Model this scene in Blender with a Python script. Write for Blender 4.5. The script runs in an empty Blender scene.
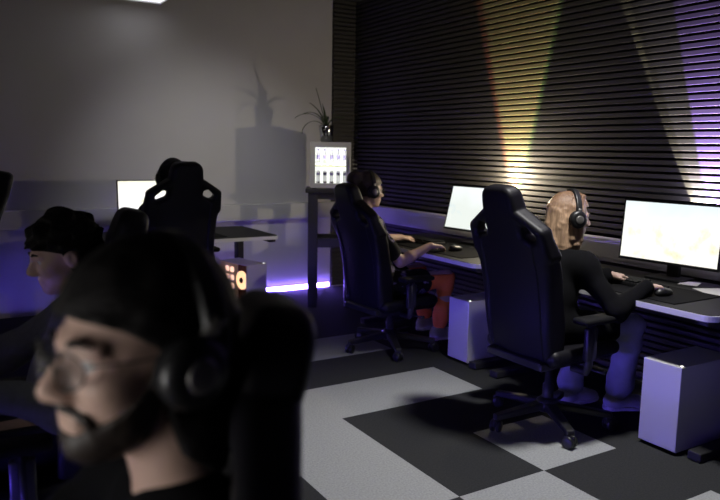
import bpy, bmesh, math, random
import numpy as np
from mathutils import Vector, Matrix
random.seed(7); np.random.seed(7)
PI = math.pi
SC = bpy.context.scene
COL = SC.collection
V = Vector

# ------------------------------------------------------------------ materials
def mat(name, col, rough=.6, metal=0., spec=.5, noise=0., nscale=40., bump=0., bscale=200., coat=0., emit=None, es=0., stretch=None, alpha=None, trans=0.):
    m = bpy.data.materials.new(name); m.use_nodes = True
    nt = m.node_tree; b = nt.nodes['Principled BSDF']
    b.inputs['Base Color'].default_value = (*col, 1)
    b.inputs['Roughness'].default_value = rough
    b.inputs['Metallic'].default_value = metal
    b.inputs['Specular IOR Level'].default_value = spec
    b.inputs['Coat Weight'].default_value = coat
    b.inputs['Transmission Weight'].default_value = trans
    if emit:
        b.inputs['Emission Color'].default_value = (*emit, 1); b.inputs['Emission Strength'].default_value = es
    tc = nt.nodes.new('ShaderNodeTexCoord'); src = tc.outputs['Object']
    if stretch:
        mp = nt.nodes.new('ShaderNodeMapping'); mp.inputs['Scale'].default_value = stretch
        nt.links.new(src, mp.inputs['Vector']); src = mp.outputs['Vector']
    if noise > 0:
        n = nt.nodes.new('ShaderNodeTexNoise'); n.inputs['Scale'].default_value = nscale; n.inputs['Detail'].default_value = 4
        nt.links.new(src, n.inputs['Vector'])
        mx = nt.nodes.new('ShaderNodeMix'); mx.data_type = 'RGBA'
        mx.inputs['A'].default_value = (*[c*(1-noise) for c in col], 1)
        mx.inputs['B'].default_value = (*[min(1, c*(1+noise)) for c in col], 1)
        nt.links.new(n.outputs['Fac'], mx.inputs['Factor']); nt.links.new(mx.outputs['Result'], b.inputs['Base Color'])
    if bump > 0:
        n2 = nt.nodes.new('ShaderNodeTexNoise'); n2.inputs['Scale'].default_value = bscale; n2.inputs['Detail'].default_value = 3
        nt.links.new(src, n2.inputs['Vector'])
        bp = nt.nodes.new('ShaderNodeBump'); bp.inputs['Strength'].default_value = bump; bp.inputs['Distance'].default_value = .004
        nt.links.new(n2.outputs['Fac'], bp.inputs['Height']); nt.links.new(bp.outputs['Normal'], b.inputs['Normal'])
    return m

M = {}
M['wall'] = mat('wall_paint', (.62, .61, .62), .85, noise=.04, nscale=3)
M['ceil'] = mat('ceiling_paint', (.05, .05, .052), .9)
M['wall_dark'] = mat('wall_paint_charcoal', (.05, .05, .053), .9, noise=.05, nscale=3)
M['carpet_light'] = mat('carpet_light', (.36, .37, .385), .97, spec=.1, noise=.42, nscale=110, bump=.6, bscale=420)
M['carpet_dark'] = mat('carpet_dark', (.036, .037, .040), .97, spec=.1, noise=.4, nscale=110, bump=.6, bscale=420)
M['slat'] = mat('slat_wood', (.062, .058, .054), .7, noise=.25, nscale=6, stretch=(1, 1, 12))
M['slat_back'] = mat('slat_backing', (.006, .006, .006), .9)
M['trunk'] = mat('trunking_plastic', (.60, .60, .61), .5)
M['leather'] = mat('black_leather', (.0055, .005, .008), .5, spec=.25, bump=.15, bscale=160)
M['leather2'] = mat('black_leather_seam', (.02, .019, .026), .5, bump=.15, bscale=160)
M['blackplastic'] = mat('black_plastic', (.012, .012, .013), .4)
M['blackmatte'] = mat('black_matte', (.006, .006, .007), .75, spec=.2)
M['chairplastic'] = mat('chair_plastic', (.018, .018, .019), .33)
M['metal'] = mat('dark_steel', (.03, .03, .033), .45, metal=.3)
M['chrome'] = mat('bright_steel', (.6, .6, .62), .25, metal=1)
M['desktop'] = mat('black_desktop', (.009, .009, .010), .6, spec=.2, noise=.15, nscale=90)
M['deskedge'] = mat('white_edge', (.70, .69, .70), .4)
M['pad'] = mat('cloth_pad', (.006, .006, .007), .9, spec=.1)
M['tower'] = mat('white_case', (.58, .575, .58), .42)
M['towerglass'] = mat('tinted_glass', (.012, .012, .014), .08)
M['fridge'] = mat('fridge_grey', (.42, .42, .42), .45)
M['tablewood'] = mat('bar_table_black', (.02, .019, .019), .5, noise=.2, nscale=14)
M['pot'] = mat('shiny_pot', (.5, .5, .5), .12, metal=1)
M['soil'] = mat('soil', (.02, .014, .01), .95, noise=.4)
M['leaf'] = mat('leaf_green', (.035, .055, .025), .5, noise=.3, nscale=20)
M['skin'] = mat('skin', (.53, .36, .285), .5, noise=.07, nscale=30)
M['skin_w'] = mat('skin_pale', (.58, .40, .32), .5, noise=.07, nscale=30)
M['eyewhite'] = mat('eyeball', (.6, .58, .55), .2)
M['iris'] = mat('iris_brown', (.05, .03, .02), .2)
M['hair_black'] = mat('hair_black', (.007, .006, .006), .7, spec=.2, bump=.7, bscale=60, stretch=(1, 1, 3))
M['hair_brown'] = mat('hair_brown', (.022, .015, .011), .55, noise=.4, nscale=50, bump=.7, bscale=60)
M['hair_bun'] = mat('hair_bun', (.06, .043, .032), .55, noise=.5, nscale=50, bump=.7, bscale=60)
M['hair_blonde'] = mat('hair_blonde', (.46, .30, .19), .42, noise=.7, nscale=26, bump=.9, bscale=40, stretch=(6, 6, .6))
M['shirt_pattern'] = mat('printed_black_cloth', (.012, .012, .013), .85, spec=.2)
_nt = M['shirt_pattern'].node_tree; _b = _nt.nodes['Principled BSDF']; _tc = _nt.nodes.new('ShaderNodeTexCoord')
_n = _nt.nodes.new('ShaderNodeTexNoise'); _n.inputs['Scale'].default_value = 17; _n.inputs['Detail'].default_value = 2; _r = _nt.nodes.new('ShaderNodeValToRGB')
_r.color_ramp.interpolation = 'CONSTANT'; _r.color_ramp.elements[0].color = (.012, .012, .013, 1); _r.color_ramp.elements[1].position = .585; _r.color_ramp.elements[1].color = (.14, .12, .24, 1)
_e = _r.color_ramp.elements.new(.66); _e.color = (.42, .40, .42, 1)
_nt.links.new(_tc.outputs['Object'], _n.inputs['Vector']); _nt.links.new(_n.outputs['Fac'], _r.inputs['Fac']); _nt.links.new(_r.outputs['Color'], _b.inputs['Base Color'])
M['black_cloth'] = mat('black_cloth', (.005, .005, .006), .95, spec=.08, noise=.2, nscale=40)
M['grey_cloth'] = mat('grey_cloth', (.085, .088, .097), .9, spec=.2, noise=.2, nscale=60)
M['dark_cloth'] = mat('dark_trousers', (.018, .018, .022), .9, spec=.2)
M['orange_cloth'] = mat('orange_trousers', (.90, .22, .04), .85, noise=.15, nscale=20)
M['jeans'] = mat('pale_jeans', (.33, .34, .40), .85, noise=.22, nscale=16)
M['shoe'] = mat('pale_shoe', (.45, .44, .45), .6)
M['shoe_dark'] = mat('dark_shoe', (.03, .03, .035), .5)
M['sole'] = mat('white_sole', (.70, .69, .70), .55)
M['paper'] = mat('paper', (.65, .64, .62), .8)
M['glass'] = mat('clear_glass', (.9, .9, .9), .03, trans=1)
M['lens'] = mat('lens_glass', (.9, .92, .95), .02, trans=1)
M['lens'].node_tree.nodes['Principled BSDF'].inputs['IOR'].default_value = 1.08
M['bottle'] = mat('bottle_white', (.85, .84, .88), .45, trans=.75)
M['bottle_lab'] = mat('bottle_label_purple', (.26, .22, .45), .4)
M['can'] = mat('can_silver', (.5, .5, .55), .3, metal=.6)
M['can_dark'] = mat('can_dark_print', (.12, .11, .13), .35)
def emis(name, col, s):
    m = bpy.data.materials.new(name); m.use_nodes = True; nt = m.node_tree
    nt.nodes.remove(nt.nodes['Principled BSDF'])
    e = nt.nodes.new('ShaderNodeEmission'); e.inputs['Color'].default_value = (*col, 1); e.inputs['Strength'].default_value = s
    nt.links.new(e.outputs[0], nt.nodes['Material Output'].inputs[0]); return m
M['led_purple'] = emis('led_purple', (.24, .14, 1.0), 58.)
M['led_under'] = emis('led_underglow', (.15, .10, 1.0), 300.)
M['panel_dim'] = emis('ceiling_panel_dim', (.95, .95, 1.0), 1.2)
M['panel'] = emis('ceiling_panel_lit', (1.0, .985, .95), 7.5)
M['fridge_light'] = emis('fridge_light', (.97, 1.0, .93), 1.5)
M['fridge_fill'] = emis('fridge_fill_bar', (.97, 1.0, .93), 60.)  # glow of the bars added to brighten the drinks
M['fan_orange'] = emis('fan_glow', (1.0, .56, .30), 2.0)
M['rgb_pink'] = emis('memory_glow', (1.0, .56, .42), 1.9)
M['power_led'] = emis('power_light', (1.0, .97, .9), 2.)
M['lamp_yellow'] = emis('uplight_glow', (1.0, .85, .4), 2.)
M['lamp_purple'] = emis('uplight_glow_violet', (.8, .7, 1.0), 2.)

def ambient_case_mat():
    return mat('case_interior', (.05, .012, .01), .5)
M['case_in'] = ambient_case_mat()

def screen_mat(name, seed, base, tint, dark, s, sky=None):
    m = bpy.data.materials.new(name); m.use_nodes = True; nt = m.node_tree
    nt.nodes.remove(nt.nodes['Principled BSDF'])
    e = nt.nodes.new('ShaderNodeEmission'); e.inputs['Strength'].default_value = s
    tc = nt.nodes.new('ShaderNodeTexCoord')
    mp = nt.nodes.new('ShaderNodeMapping'); mp.inputs['Location'].default_value = (seed, seed*2.3, seed*.7)
    nt.links.new(tc.outputs['Object'], mp.inputs['Vector'])
    n = nt.nodes.new('ShaderNodeTexNoise'); n.inputs['Scale'].default_value = 9; n.inputs['Detail'].default_value = 5
    nt.links.new(mp.outputs['Vector'], n.inputs['Vector'])
    r = nt.nodes.new('ShaderNodeValToRGB')
    r.color_ramp.elements[0].position = .24; r.color_ramp.elements[0].color = (*dark, 1)
    r.color_ramp.elements[1].position = .43; r.color_ramp.elements[1].color = (*base, 1)
    x = r.color_ramp.elements.new(.34); x.color = (*tint, 1)
    nt.links.new(n.outputs['Fac'], r.inputs['Fac'])
    out = r.outputs['Color']
    if sky:
        sp = nt.nodes.new('ShaderNodeSeparateXYZ'); nt.links.new(tc.outputs['Object'], sp.inputs[0])
        n2 = nt.nodes.new('ShaderNodeTexNoise'); n2.inputs['Scale'].default_value = 5
        nt.links.new(mp.outputs['Vector'], n2.inputs['Vector'])
        ma = nt.nodes.new('ShaderNodeMath'); ma.operation = 'MULTIPLY_ADD'
        nt.links.new(n2.outputs['Fac'], ma.inputs[0]); ma.inputs[1].default_value = .25; nt.links.new(sp.outputs['Z'], ma.inputs[2])
        mr = nt.nodes.new('ShaderNodeMapRange'); mr.inputs['From Min'].default_value = .12; mr.inputs['From Max'].default_value = .3
        nt.links.new(ma.outputs[0], mr.inputs['Value'])
        mx = nt.nodes.new('ShaderNodeMix'); mx.data_type = 'RGBA'
        nt.links.new(mr.outputs[0], mx.inputs['Factor']); nt.links.new(out, mx.inputs['A']); mx.inputs['B'].default_value = (*sky, 1)
        out = mx.outputs['Result']
    nt.links.new(out, e.inputs['Color'])
    nt.links.new(e.outputs[0], nt.nodes['Material Output'].inputs[0]); return m
M['screen_a'] = screen_mat('screen_desert', 3.1, (1., .99, .90), (.93, .90, .66), (.62, .58, .36), 1.12, (.80, .90, .95))
M['screen_b'] = screen_mat('screen_pale', 8.7, (.80, .85, .80), (.74, .82, .80), (.55, .64, .64), 1.12, (.90, .95, .95))
M['screen_c'] = screen_mat('screen_bright', 5.4, (1., 1., .98), (.9, .9, .62), (.45, .44, .34), 1.25, (.95, .93, .75))
M['screen_fill'] = screen_mat('screen_face_fill', 2.9, (1., .97, .95), (.9, .85, .8), (.5, .45, .4), 9.0)  # unseen near monitor, boosted to light the nearest man's face
M['screen_d'] = screen_mat('screen_warm', 1.9, (1., .93, .85), (.9, .8, .6), (.5, .4, .3), 1.3)

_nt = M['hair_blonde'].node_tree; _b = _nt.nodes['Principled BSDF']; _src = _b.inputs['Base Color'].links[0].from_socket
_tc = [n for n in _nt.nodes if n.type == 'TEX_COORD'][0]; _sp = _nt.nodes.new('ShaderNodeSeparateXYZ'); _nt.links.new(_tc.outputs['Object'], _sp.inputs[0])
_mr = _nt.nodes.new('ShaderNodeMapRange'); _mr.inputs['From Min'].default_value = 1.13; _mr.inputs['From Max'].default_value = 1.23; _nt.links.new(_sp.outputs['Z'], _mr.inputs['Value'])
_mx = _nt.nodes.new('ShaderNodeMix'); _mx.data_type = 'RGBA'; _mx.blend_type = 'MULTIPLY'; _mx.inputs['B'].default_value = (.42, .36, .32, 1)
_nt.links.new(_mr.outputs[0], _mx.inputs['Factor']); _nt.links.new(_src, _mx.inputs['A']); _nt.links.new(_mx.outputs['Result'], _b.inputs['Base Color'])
# ------------------------------------------------------------------ mesh helpers
def finish(name, bm, m, parent=None, smooth=False, loc=None):
    me = bpy.data.meshes.new(name)
    bmesh.ops.recalc_face_normals(bm, faces=bm.faces[:])
    bm.to_mesh(me); bm.free()
    return link(name, me, m, parent, smooth, loc)
def link(name, me, m, parent=None, smooth=False, loc=None):
    if smooth:
        me.polygons.foreach_set('use_smooth', [True]*len(me.polygons))
    for x in (m if isinstance(m, (list, tuple)) else [m]): me.materials.append(x)
    o = bpy.data.objects.new(name, me); COL.objects.link(o)
    if parent: o.parent = parent
    if loc is not None: o.location = loc
    return o
def rot(rx=0, ry=0, rz=0): return Matrix.Rotation(rz, 3, 'Z') @ Matrix.Rotation(ry, 3, 'Y') @ Matrix.Rotation(rx, 3, 'X')
def box(bm, c, half, bev=0., R=None, seg=2):
    vs = bmesh.ops.create_cube(bm, size=2)['verts']
    for v in vs: v.co = V((v.co.x*half[0], v.co.y*half[1], v.co.z*half[2]))
    if bev > 0:
        es = list({e for v in vs for e in v.link_edges})
        r = bmesh.ops.bevel(bm, geom=es, offset=bev, segments=seg, affect='EDGES', profile=.5)
        vs = list({v for v in r['verts']} | {v for v in vs if v.is_valid})
    for v in vs:
        p = (R @ v.co) if R else v.co
        v.co = p + V(c)
    return vs
def bx(name, c, half, m, parent=None, bev=0., R=None, smooth=False):
    bm = bmesh.new(); box(bm, c, half, bev, R); return finish(name, bm, m, parent, smooth)
def tube(bm, pts, rad, n=10, cap=True):
    pts = [V(p) for p in pts]; rads = rad if isinstance(rad, (list, tuple)) else [rad]*len(pts)
    rings = []; up = None
    for i, p in enumerate(pts):
        t = (pts[min(i+1, len(pts)-1)] - pts[max(i-1, 0)]).normalized()
        if up is None: up = t.orthogonal().normalized()
        up = (up - t*up.dot(t))
        up = up.normalized() if up.length > 1e-6 else t.orthogonal().normalized()
        w = t.cross(up)
        rings.append([bm.verts.new(p + (up*math.cos(2*PI*k/n) + w*math.sin(2*PI*k/n))*rads[i]) for k in range(n)])
    for a, b in zip(rings, rings[1:]):
        for k in range(n): bm.faces.new((a[k], a[(k+1) % n], b[(k+1) % n], b[k]))
    if cap: bm.faces.new(rings[0][::-1]); bm.faces.new(rings[-1])
def tb(name, pts, rad, m, parent=None, n=10):
    bm = bmesh.new(); tube(bm, pts, rad, n); return finish(name, bm, m, parent, True)
def lathe(bm, prof, n=20, c=(0, 0, 0), R=None):
    rings = []
    for r, z in prof:
        rings.append([bm.verts.new((R @ V((r*math.cos(2*PI*k/n), r*math.sin(2*PI*k/n), z)) if R else V((r*math.cos(2*PI*k/n), r*math.sin(2*PI*k/n), z))) + V(c)) for k in range(n)])
    for a, b in zip(rings, rings[1:]):
        for k in range(n): bm.faces.new((a[k], a[(k+1) % n], b[(k+1) % n], b[k]))
    bm.faces.new(rings[0][::-1]); bm.faces.new(rings[-1])
def tag(o, label, cat, group=None):
    o['label'] = label; o['category'] = cat
    if group: o['group'] = group
    return o
def thing(name, label, cat, loc=(0, 0, 0), rz=0, group=None):
    o = bpy.data.objects.new(name, None); COL.objects.link(o); o.empty_display_size = .1
    o.location = loc; o.rotation_euler = (0, 0, rz); return tag(o, label, cat, group)
def struct(o): o['kind'] = 'structure'; return o
def dup(root, loc, rz, label, group=None, dz=0., fixed=()):
    r = root.copy(); COL.objects.link(r); r.location = loc; r.rotation_euler = (0, 0, rz); r['label'] = label
    if group: r['group'] = group
    def rec(src, dst):
        for ch in list(src.children):
            c = ch.copy(); COL.objects.link(c); c.parent = dst
            if dz and dst is r and ch.name.split('.')[0] not in fixed: c.location = c.location + V((0, 0, dz))
            rec(ch, c)
    rec(root, r)
    return r

# ------------------------------------------------------------------ signed-distance sculpting
class Grid:
    def __init__(s, lo, hi, h):
        s.lo = np.array(lo, float); s.h = h
        n = np.ceil((np.array(hi, float) - s.lo)/h).astype(int) + 1; s.n = n
        s.ax = [(s.lo[i] + h*np.arange(n[i])).astype(np.float32) for i in range(3)]
        s.D = np.full(n, .2, np.float32)
    def sub(s, a, b, m=.06):
        i0 = np.clip(np.floor((np.array(a)-m-s.lo)/s.h).astype(int), 0, s.n-1)
        i1 = np.clip(np.ceil((np.array(b)+m-s.lo)/s.h).astype(int)+1, 1, s.n)
        sl = tuple(slice(i0[k], max(i1[k], i0[k]+1)) for k in range(3))
        X, Y, Z = [s.ax[k][sl[k]] for k in range(3)]
        return sl, X[:, None, None], Y[None, :, None], Z[None, None, :]
    def put(s, sl, d, k, op='u'):
        A = s.D[sl]
        if op == 'u':
            if k > 0:
                hh = np.clip(.5 + .5*(A-d)/k, 0, 1); s.D[sl] = A*(1-hh) + d*hh - k*hh*(1-hh)
            else: s.D[sl] = np.minimum(A, d)
        else:
            d = -d
            hh = np.clip(.5 - .5*(A-d)/k, 0, 1); s.D[sl] = A*(1-hh) + d*hh + k*hh*(1-hh)
    def cap(s, a, b, ra, rb=None, k=.02, op='u'):
        rb = ra if rb is None else rb
        a = np.array(a, float); b = np.array(b, float); r = max(ra, rb)
        sl, X, Y, Z = s.sub(np.minimum(a, b)-r, np.maximum(a, b)+r)
        ba = b-a; L = max(ba@ba, 1e-9)
        t = np.clip(((X-a[0])*ba[0] + (Y-a[1])*ba[1] + (Z-a[2])*ba[2])/L, 0, 1)
        d = np.sqrt((X-a[0]-t*ba[0])**2 + (Y-a[1]-t*ba[1])**2 + (Z-a[2]-t*ba[2])**2) - (ra + (rb-ra)*t)
        s.put(sl, d, k, op)
    def ell(s, c, r, k=.02, R=None, op='u'):
        c = np.array(c, float); r = np.array(r, float); m = r.max()
        sl, X, Y, Z = s.sub(c-m, c+m)
        x, y, z = X-c[0], Y-c[1], Z-c[2]
        if R is not None:
            x, y, z = [x*R[0, i] + y*R[1, i] + z*R[2, i] for i in range(3)]
        k0 = np.sqrt((x/r[0])**2 + (y/r[1])**2 + (z/r[2])**2)
        k1 = np.sqrt((x/r[0]**2)**2 + (y/r[1]**2)**2 + (z/r[2]**2)**2) + 1e-9
        s.put(sl, k0*(k0-1)/k1, k, op)
    def rbox(s, c, half, rd, k=.02, R=None, op='u'):
        c = np.array(c, float); m = np.linalg.norm(half)
        sl, X, Y, Z = s.sub(c-m, c+m)
        x, y, z = X-c[0], Y-c[1], Z-c[2]
        if R is not None:
            x, y, z = [x*R[0, i] + y*R[1, i] + z*R[2, i] for i in range(3)]
        q = [np.abs(v)-(half[i]-rd) for i, v in enumerate((x, y, z))]
        d = np.sqrt(sum(np.maximum(v, 0)**2 for v in q)) + np.minimum(np.maximum(np.maximum(q[0], q[1]), q[2]), 0) - rd
        s.put(sl, d, k, op)
    def full(s): return s.ax[0][:, None, None], s.ax[1][None, :, None], s.ax[2][None, None, :]
    def mesh(s, name):
        D = s.D.copy(); D[0] = D[-1] = .1; D[:, 0] = D[:, -1] = .1; D[:, :, 0] = D[:, :, -1] = .1
        ins = D < 0
        nx, ny, nz = D.shape
        cnt = np.zeros((nx-1, ny-1, nz-1), np.int8)
        for i in (0, 1):
            for j in (0, 1):
                for k in (0, 1): cnt += ins[i:nx-1+i, j:ny-1+j, k:nz-1+k]
        act = (cnt > 0) & (cnt < 8); I = np.argwhere(act); N = len(I)
        vid = np.full(act.shape, -1, np.int32); vid[act] = np.arange(N)
        P = np.zeros((N, 3)); W = np.zeros(N)
        corners = [(i, j, k) for i in (0, 1) for j in (0, 1) for k in (0, 1)]
        for a in corners:
            for ax in range(3):
                if a[ax] == 1: continue
                b = list(a); b[ax] = 1
                va = D[I[:, 0]+a[0], I[:, 1]+a[1], I[:, 2]+a[2]]; vb = D[I[:, 0]+b[0], I[:, 1]+b[1], I[:, 2]+b[2]]
                mk = (va < 0) != (vb < 0)
                t = np.where(mk, va/(va-vb+1e-12), 0)
                pt = np.array(a, float)[None] + t[:, None]*(np.eye(3)[ax])[None]
                P += np.where(mk[:, None], pt, 0); W += mk
        P = (P/W[:, None] + I)*s.h + s.lo
        F = []
        for ax in range(3):
            o1, o2 = [(1, 2), (2, 0), (0, 1)][ax]
            sl0 = [slice(None)]*3; sl1 = [slice(None)]*3; sl0[ax] = slice(0, -1); sl1[ax] = slice(1, None)
            A = ins[tuple(sl0)]; B = ins[tuple(sl1)]
            E = np.argwhere(A != B)
            E = E[(E[:, o1] > 0) & (E[:, o2] > 0) & (E[:, o1] < D.shape[o1]-1) & (E[:, o2] < D.shape[o2]-1)]
            e1 = np.eye(3, dtype=int)[o1]; e2 = np.eye(3, dtype=int)[o2]
            q = [vid[tuple((E-a).T)] for a in (e1+e2, e2, 0*e1, e1)]
            q = np.stack(q, 1); fl = ~A[tuple(E.T)]
            q[fl] = q[fl][:, ::-1]; F.append(q)
        F = np.concatenate(F)
        me = bpy.data.meshes.new(name)
        me.vertices.add(N); me.vertices.foreach_set('co', P.astype(np.float32).ravel())
        me.loops.add(len(F)*4); me.loops.foreach_set('vertex_index', F.astype(np.int32).ravel())
        me.polygons.add(len(F)); me.polygons.foreach_set('loop_start', np.arange(len(F), dtype=np.int32)*4)
        me.update(calc_edges=True); me.validate()
        return me
    def obj(s, name, m, parent=None): return link(name, s.mesh(name), m, parent, True)

# ------------------------------------------------------------------ the room
YB, XR, XL, YF, ZC = 3.30, 2.02, -3.05, -5.2, 2.95
T = .5
cells = {}
for i in range(-8, 12):
    for j in range(-8, 6): cells[(i, j)] = (i*3 + j*5 + (i*j) % 3) % 4 in (0, 1)      # False dark, True light
for j in range(-8, 6):
    cells[(-1, j)] = j <= 1; cells[(-2, j)] = False; cells[(-3, j)] = j <= 1; cells[(-4, j)] = False; cells[(-5, j)] = j < -3; cells[(-6, j)] = False; cells[(-7, j)] = False
cells.update({(0, -1): True, (0, 0): False, (0, 1): False, (0, 2): False, (1, -1): True, (1, 0): False, (1, 1): True, (1, 2): False,
              (2, 0): True, (2, 1): False, (2, 2): False, (3, 1): True, (2, -1): False, (1, 3): False, (0, 3): False, (2, 3): False,
              (3, 2): False, (3, 3): False, (3, 0): False, (0, -2): True, (1, -2): False})
bm = bmesh.new(); vc = {}
def gv(x, y):
    k = (round(x, 4), round(y, 4))
    if k not in vc: vc[k] = bm.verts.new((x, y, 0))
    return vc[k]
for (i, j), li in cells.items():
    x0, x1 = max(j*T, XL), min(j*T+T, XR+.06); y1, y0 = min(-i*T, YB), max(-i*T-T, YF)
    if x1 <= x0 or y1 <= y0: continue
    f = bm.faces.new((gv(x0, y0), gv(x1, y0), gv(x1, y1), gv(x0, y1))); f.material_index = 1 if li else 0
struct(finish('floor', bm, [M['carpet_dark'], M['carpet_light']]))
struct(bx('ceiling', ((XL+XR)/2, (YB+YF)/2, ZC+.05), ((XR-XL)/2+.1, (YB-YF)/2+.1, .05), M['ceil']))
struct(bx('wall_back', ((XL+XR)/2, YB+.05, ZC/2), ((XR-XL)/2+.1, .05, ZC/2), M['wall']))
struct(bx('wall_right', (XR+.09, (YB+YF)/2, ZC/2), (.05, (YB-YF)/2, ZC/2), M['slat_back']))
struct(bx('wall_left', (XL-.05, (YB+YF)/2, ZC/2), (.05, (YB-YF)/2, ZC/2), M['wall_dark']))
struct(bx('wall_front', ((XL+XR)/2, YF-.05, ZC/2), ((XR-XL)/2, .05, ZC/2), M['wall_dark']))
# slatted cladding: horizontal slats over a dark backing
PITCH = .0425
bm = bmesh.new(); z = .03
while z < ZC-.03:
    if not (.735 < z+.015 < .915):
        dark = abs(z-1.665) < .02
        box(bm, (XR-.008+(.012 if dark else 0), (YB+YF)/2, z+.015), (.012, (YB-YF)/2-.001, .0135), .0015, seg=1)
    z += PITCH
struct(finish('trim_1', bm, M['slat']))
bm = bmesh.new(); z = .03
box(bm, (1.87, YB-.006, ZC/2), (.13, .005, ZC/2-.01))
while z < ZC-.03:
    if not (.735 < z+.015 < .915): box(bm, (1.87, YB-.024, z+.015), (.128, .012, .0135), .0015, seg=1)
    z += PITCH
struct(finish('trim_2', bm, M['slat']))
# dado trunking on both walls
bm = bmesh.new(); box(bm, ((XL+XR)/2, YB-.035, .828), ((XR-XL)/2, .033, .08), .008)
box(bm, ((XL+XR)/2, YB-.069, .828), ((XR-XL)/2, .002, .052), .001, seg=1)
struct(finish('trim_3', bm, M['trunk']))
bm = bmesh.new(); box(bm, (XR-.035, (YB+YF)/2-.06, .822), (.033, (YB-YF)/2-.06, .078), .008)
box(bm, (XR-.069, (YB+YF)/2-.06, .822), (.002, (YB-YF)/2-.06, .05), .001, seg=1)
struct(finish('trim_4', bm, M['trunk']))

# ceiling lights
def ceiling_light(loc, hx, hy, label, m, rz=0):
    t = thing('ceiling_light', label, 'ceiling light', loc, rz, None)
    bm = bmesh.new()
    for c, hh in (((0, hy+.008, 0), (hx+.016, .008, .02)), ((0, -hy-.008, 0), (hx+.016, .008, .02)), ((hx+.008, 0, 0), (.008, hy, .02)), ((-hx-.008, 0, 0), (.008, hy, .02)), ((0, 0, .016), (hx, hy, .004))): box(bm, c, hh)
    finish('frame', bm, M['trunk'], t)
    bx('diffuser', (0, 0, -.004), (hx, hy, .006), m, t)
    for s in (-1, 1): tb('suspension_wire', [(s*hx*.7, 0, .02), (s*hx*.7, 0, ZC-loc[2])], .0018, M['metal'], t, 6)
    return t
ceiling_light((-.25, 2.93, 2.69), .19, .19, 'small bright square ceiling light near the white back wall', M['panel_dim'])
def downlight(loc, aim, P, size, blend, label, col=(1, .985, .96)):
    t = thing('ceiling_spotlight', label, 'spotlight', loc)
    d = (V(aim)-V(loc)).normalized(); q = d.to_track_quat('Z', 'Y').to_matrix()
    bm = bmesh.new(); lathe(bm, [(.030, -.07), (.036, -.06), (.042, .04), (.036, .042), (.034, .01)], 20, (0, 0, 0), q); finish('housing', bm, M['blackmatte'], t, True)
    tb('stem', [(0, 0, 0), (0, 0, ZC-loc[2])], .008, M['blackmatte'], t)
    l = bpy.data.lights.new('spotlight_beam', 'SPOT'); l.energy = P; l.color = col; l.spot_size = math.radians(size); l.spot_blend = blend; l.shadow_soft_size = .12
    o = bpy.data.objects.new('spotlight_beam', l); COL.objects.link(o); o.parent = t; o.location = d*.05; o.rotation_euler = d.to_track_quat('-Z', 'Y').to_euler()
    return t
downlight((.72, -1.05, 2.80), (.30, -1.15, 0), 245, 92, .8, 'black ceiling spotlight pointing down at the carpet between the desk rows')
downlight((.05, .70, 2.80), (.45, 3.3, .85), 72, 60, 1.0, 'black ceiling spotlight aimed at the white back wall')

# LED strips
def led_strip(a, b, m, label, h=.018, d=.012, lid=0.):
    a = V(a); b = V(b); c = (a+b)/2; L = (b-a).length/2; ang = math.atan2(b.y-a.y, b.x-a.x)
    t = thing('led_strip', label, 'led strip', c, ang)
    bx('channel', (0, .010, 0), (L, .004, h+.003), M['trunk'], t)
    bx('diffuser', (0, 0, 0), (L-.004, d*.5, h), m, t, .003)
    if lid: bx('added_shade_lip', (0, .012-lid/2, h+.009), (L, lid/2, .003), M['blackmatte'], t)  # added lip that stops the strip's light from rising
    return t
led_strip((.38, YB-.02, .028), (1.72, YB-.02, .028), M['led_purple'], 'glowing violet led strip along the floor of the white back wall', .022)

# ------------------------------------------------------------------ desks
def make_desk(label, loc, rz, group='black gaming desks with white edges', L=1.56, D=.80, H=.73, cx=.56, fx=.5, fl=.42, ey=.075):
    # local: sitter at -x side facing +x ; top spans x 0..D, y -L/2..L/2
    t = thing('gaming_desk', label, 'desk', loc, rz, group)
    def outline(ins, r):
        x0, x1, y0, y1 = ins, D-ins, -L/2+ins, L/2-ins; p = []
        for cx, cy, a0 in ((x1-r, y1-r, 0), (x0+r, y1-r, 90), (x0+r, y0+r, 180), (x1-r, y0+r, 270)):
            for k in range(7):
                a = math.radians(a0+15*k); p.append((cx+r*math.cos(a), cy+r*math.sin(a)))
        return p
    def prism(bm, pts, z0, z1):
        lo = [bm.verts.new((x, y, z0)) for x, y in pts]; hi = [bm.verts.new((x, y, z1)) for x, y in pts]
        bm.faces.new(lo[::-1]); bm.faces.new(hi)
        n = len(pts)
        for k in range(n): bm.faces.new((lo[k], lo[(k+1) % n], hi[(k+1) % n], hi[k]))
    bm = bmesh.new(); prism(bm, outline(0, .06), H-.03, H-.002)
    e = finish('edge_band', bm, M['deskedge'], t); e['label'] = 'white desk edge'
    bm = bmesh.new(); prism(bm, outline(.006, .056), H-.01, H); finish('desktop', bm, M['desktop'], t)
    for s in (-1, 1):
        bm = bmesh.new(); y = s*(L/2-ey)
        box(bm, (D*cx, y, .36), (.045, .03, .32), .004); box(bm, (D*fx, y, .026), (D*fl, .035, .022), .006); box(bm, (D*.5, y, H-.045), (D*.44, .025, .014))
        finish('leg', bm, M['metal'], t)
    bm = bmesh.new(); box(bm, (D*cx, 0, H-.055), (.03, L/2-.2, .022)); finish('crossbar', bm, M['metal'], t)
    bm = bmesh.new(); box(bm, (D-.12, 0, H-.12), (.06, L/2-.3, .004)); box(bm, (D-.18, 0, H-.10), (.003, L/2-.3, .02)); box(bm, (D-.06, 0, H-.08), (.003, L/2-.3, .042)); finish('cable_tray', bm, M['metal'], t)
    return t
d1 = make_desk('black desk with white rounded edge in front of the blonde woman', (1.135, -.58, 0), 0)
d2 = dup(d1, (1.135, 1.04, 0), 0, 'black desk with white edge in front of the man in orange trousers')
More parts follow.
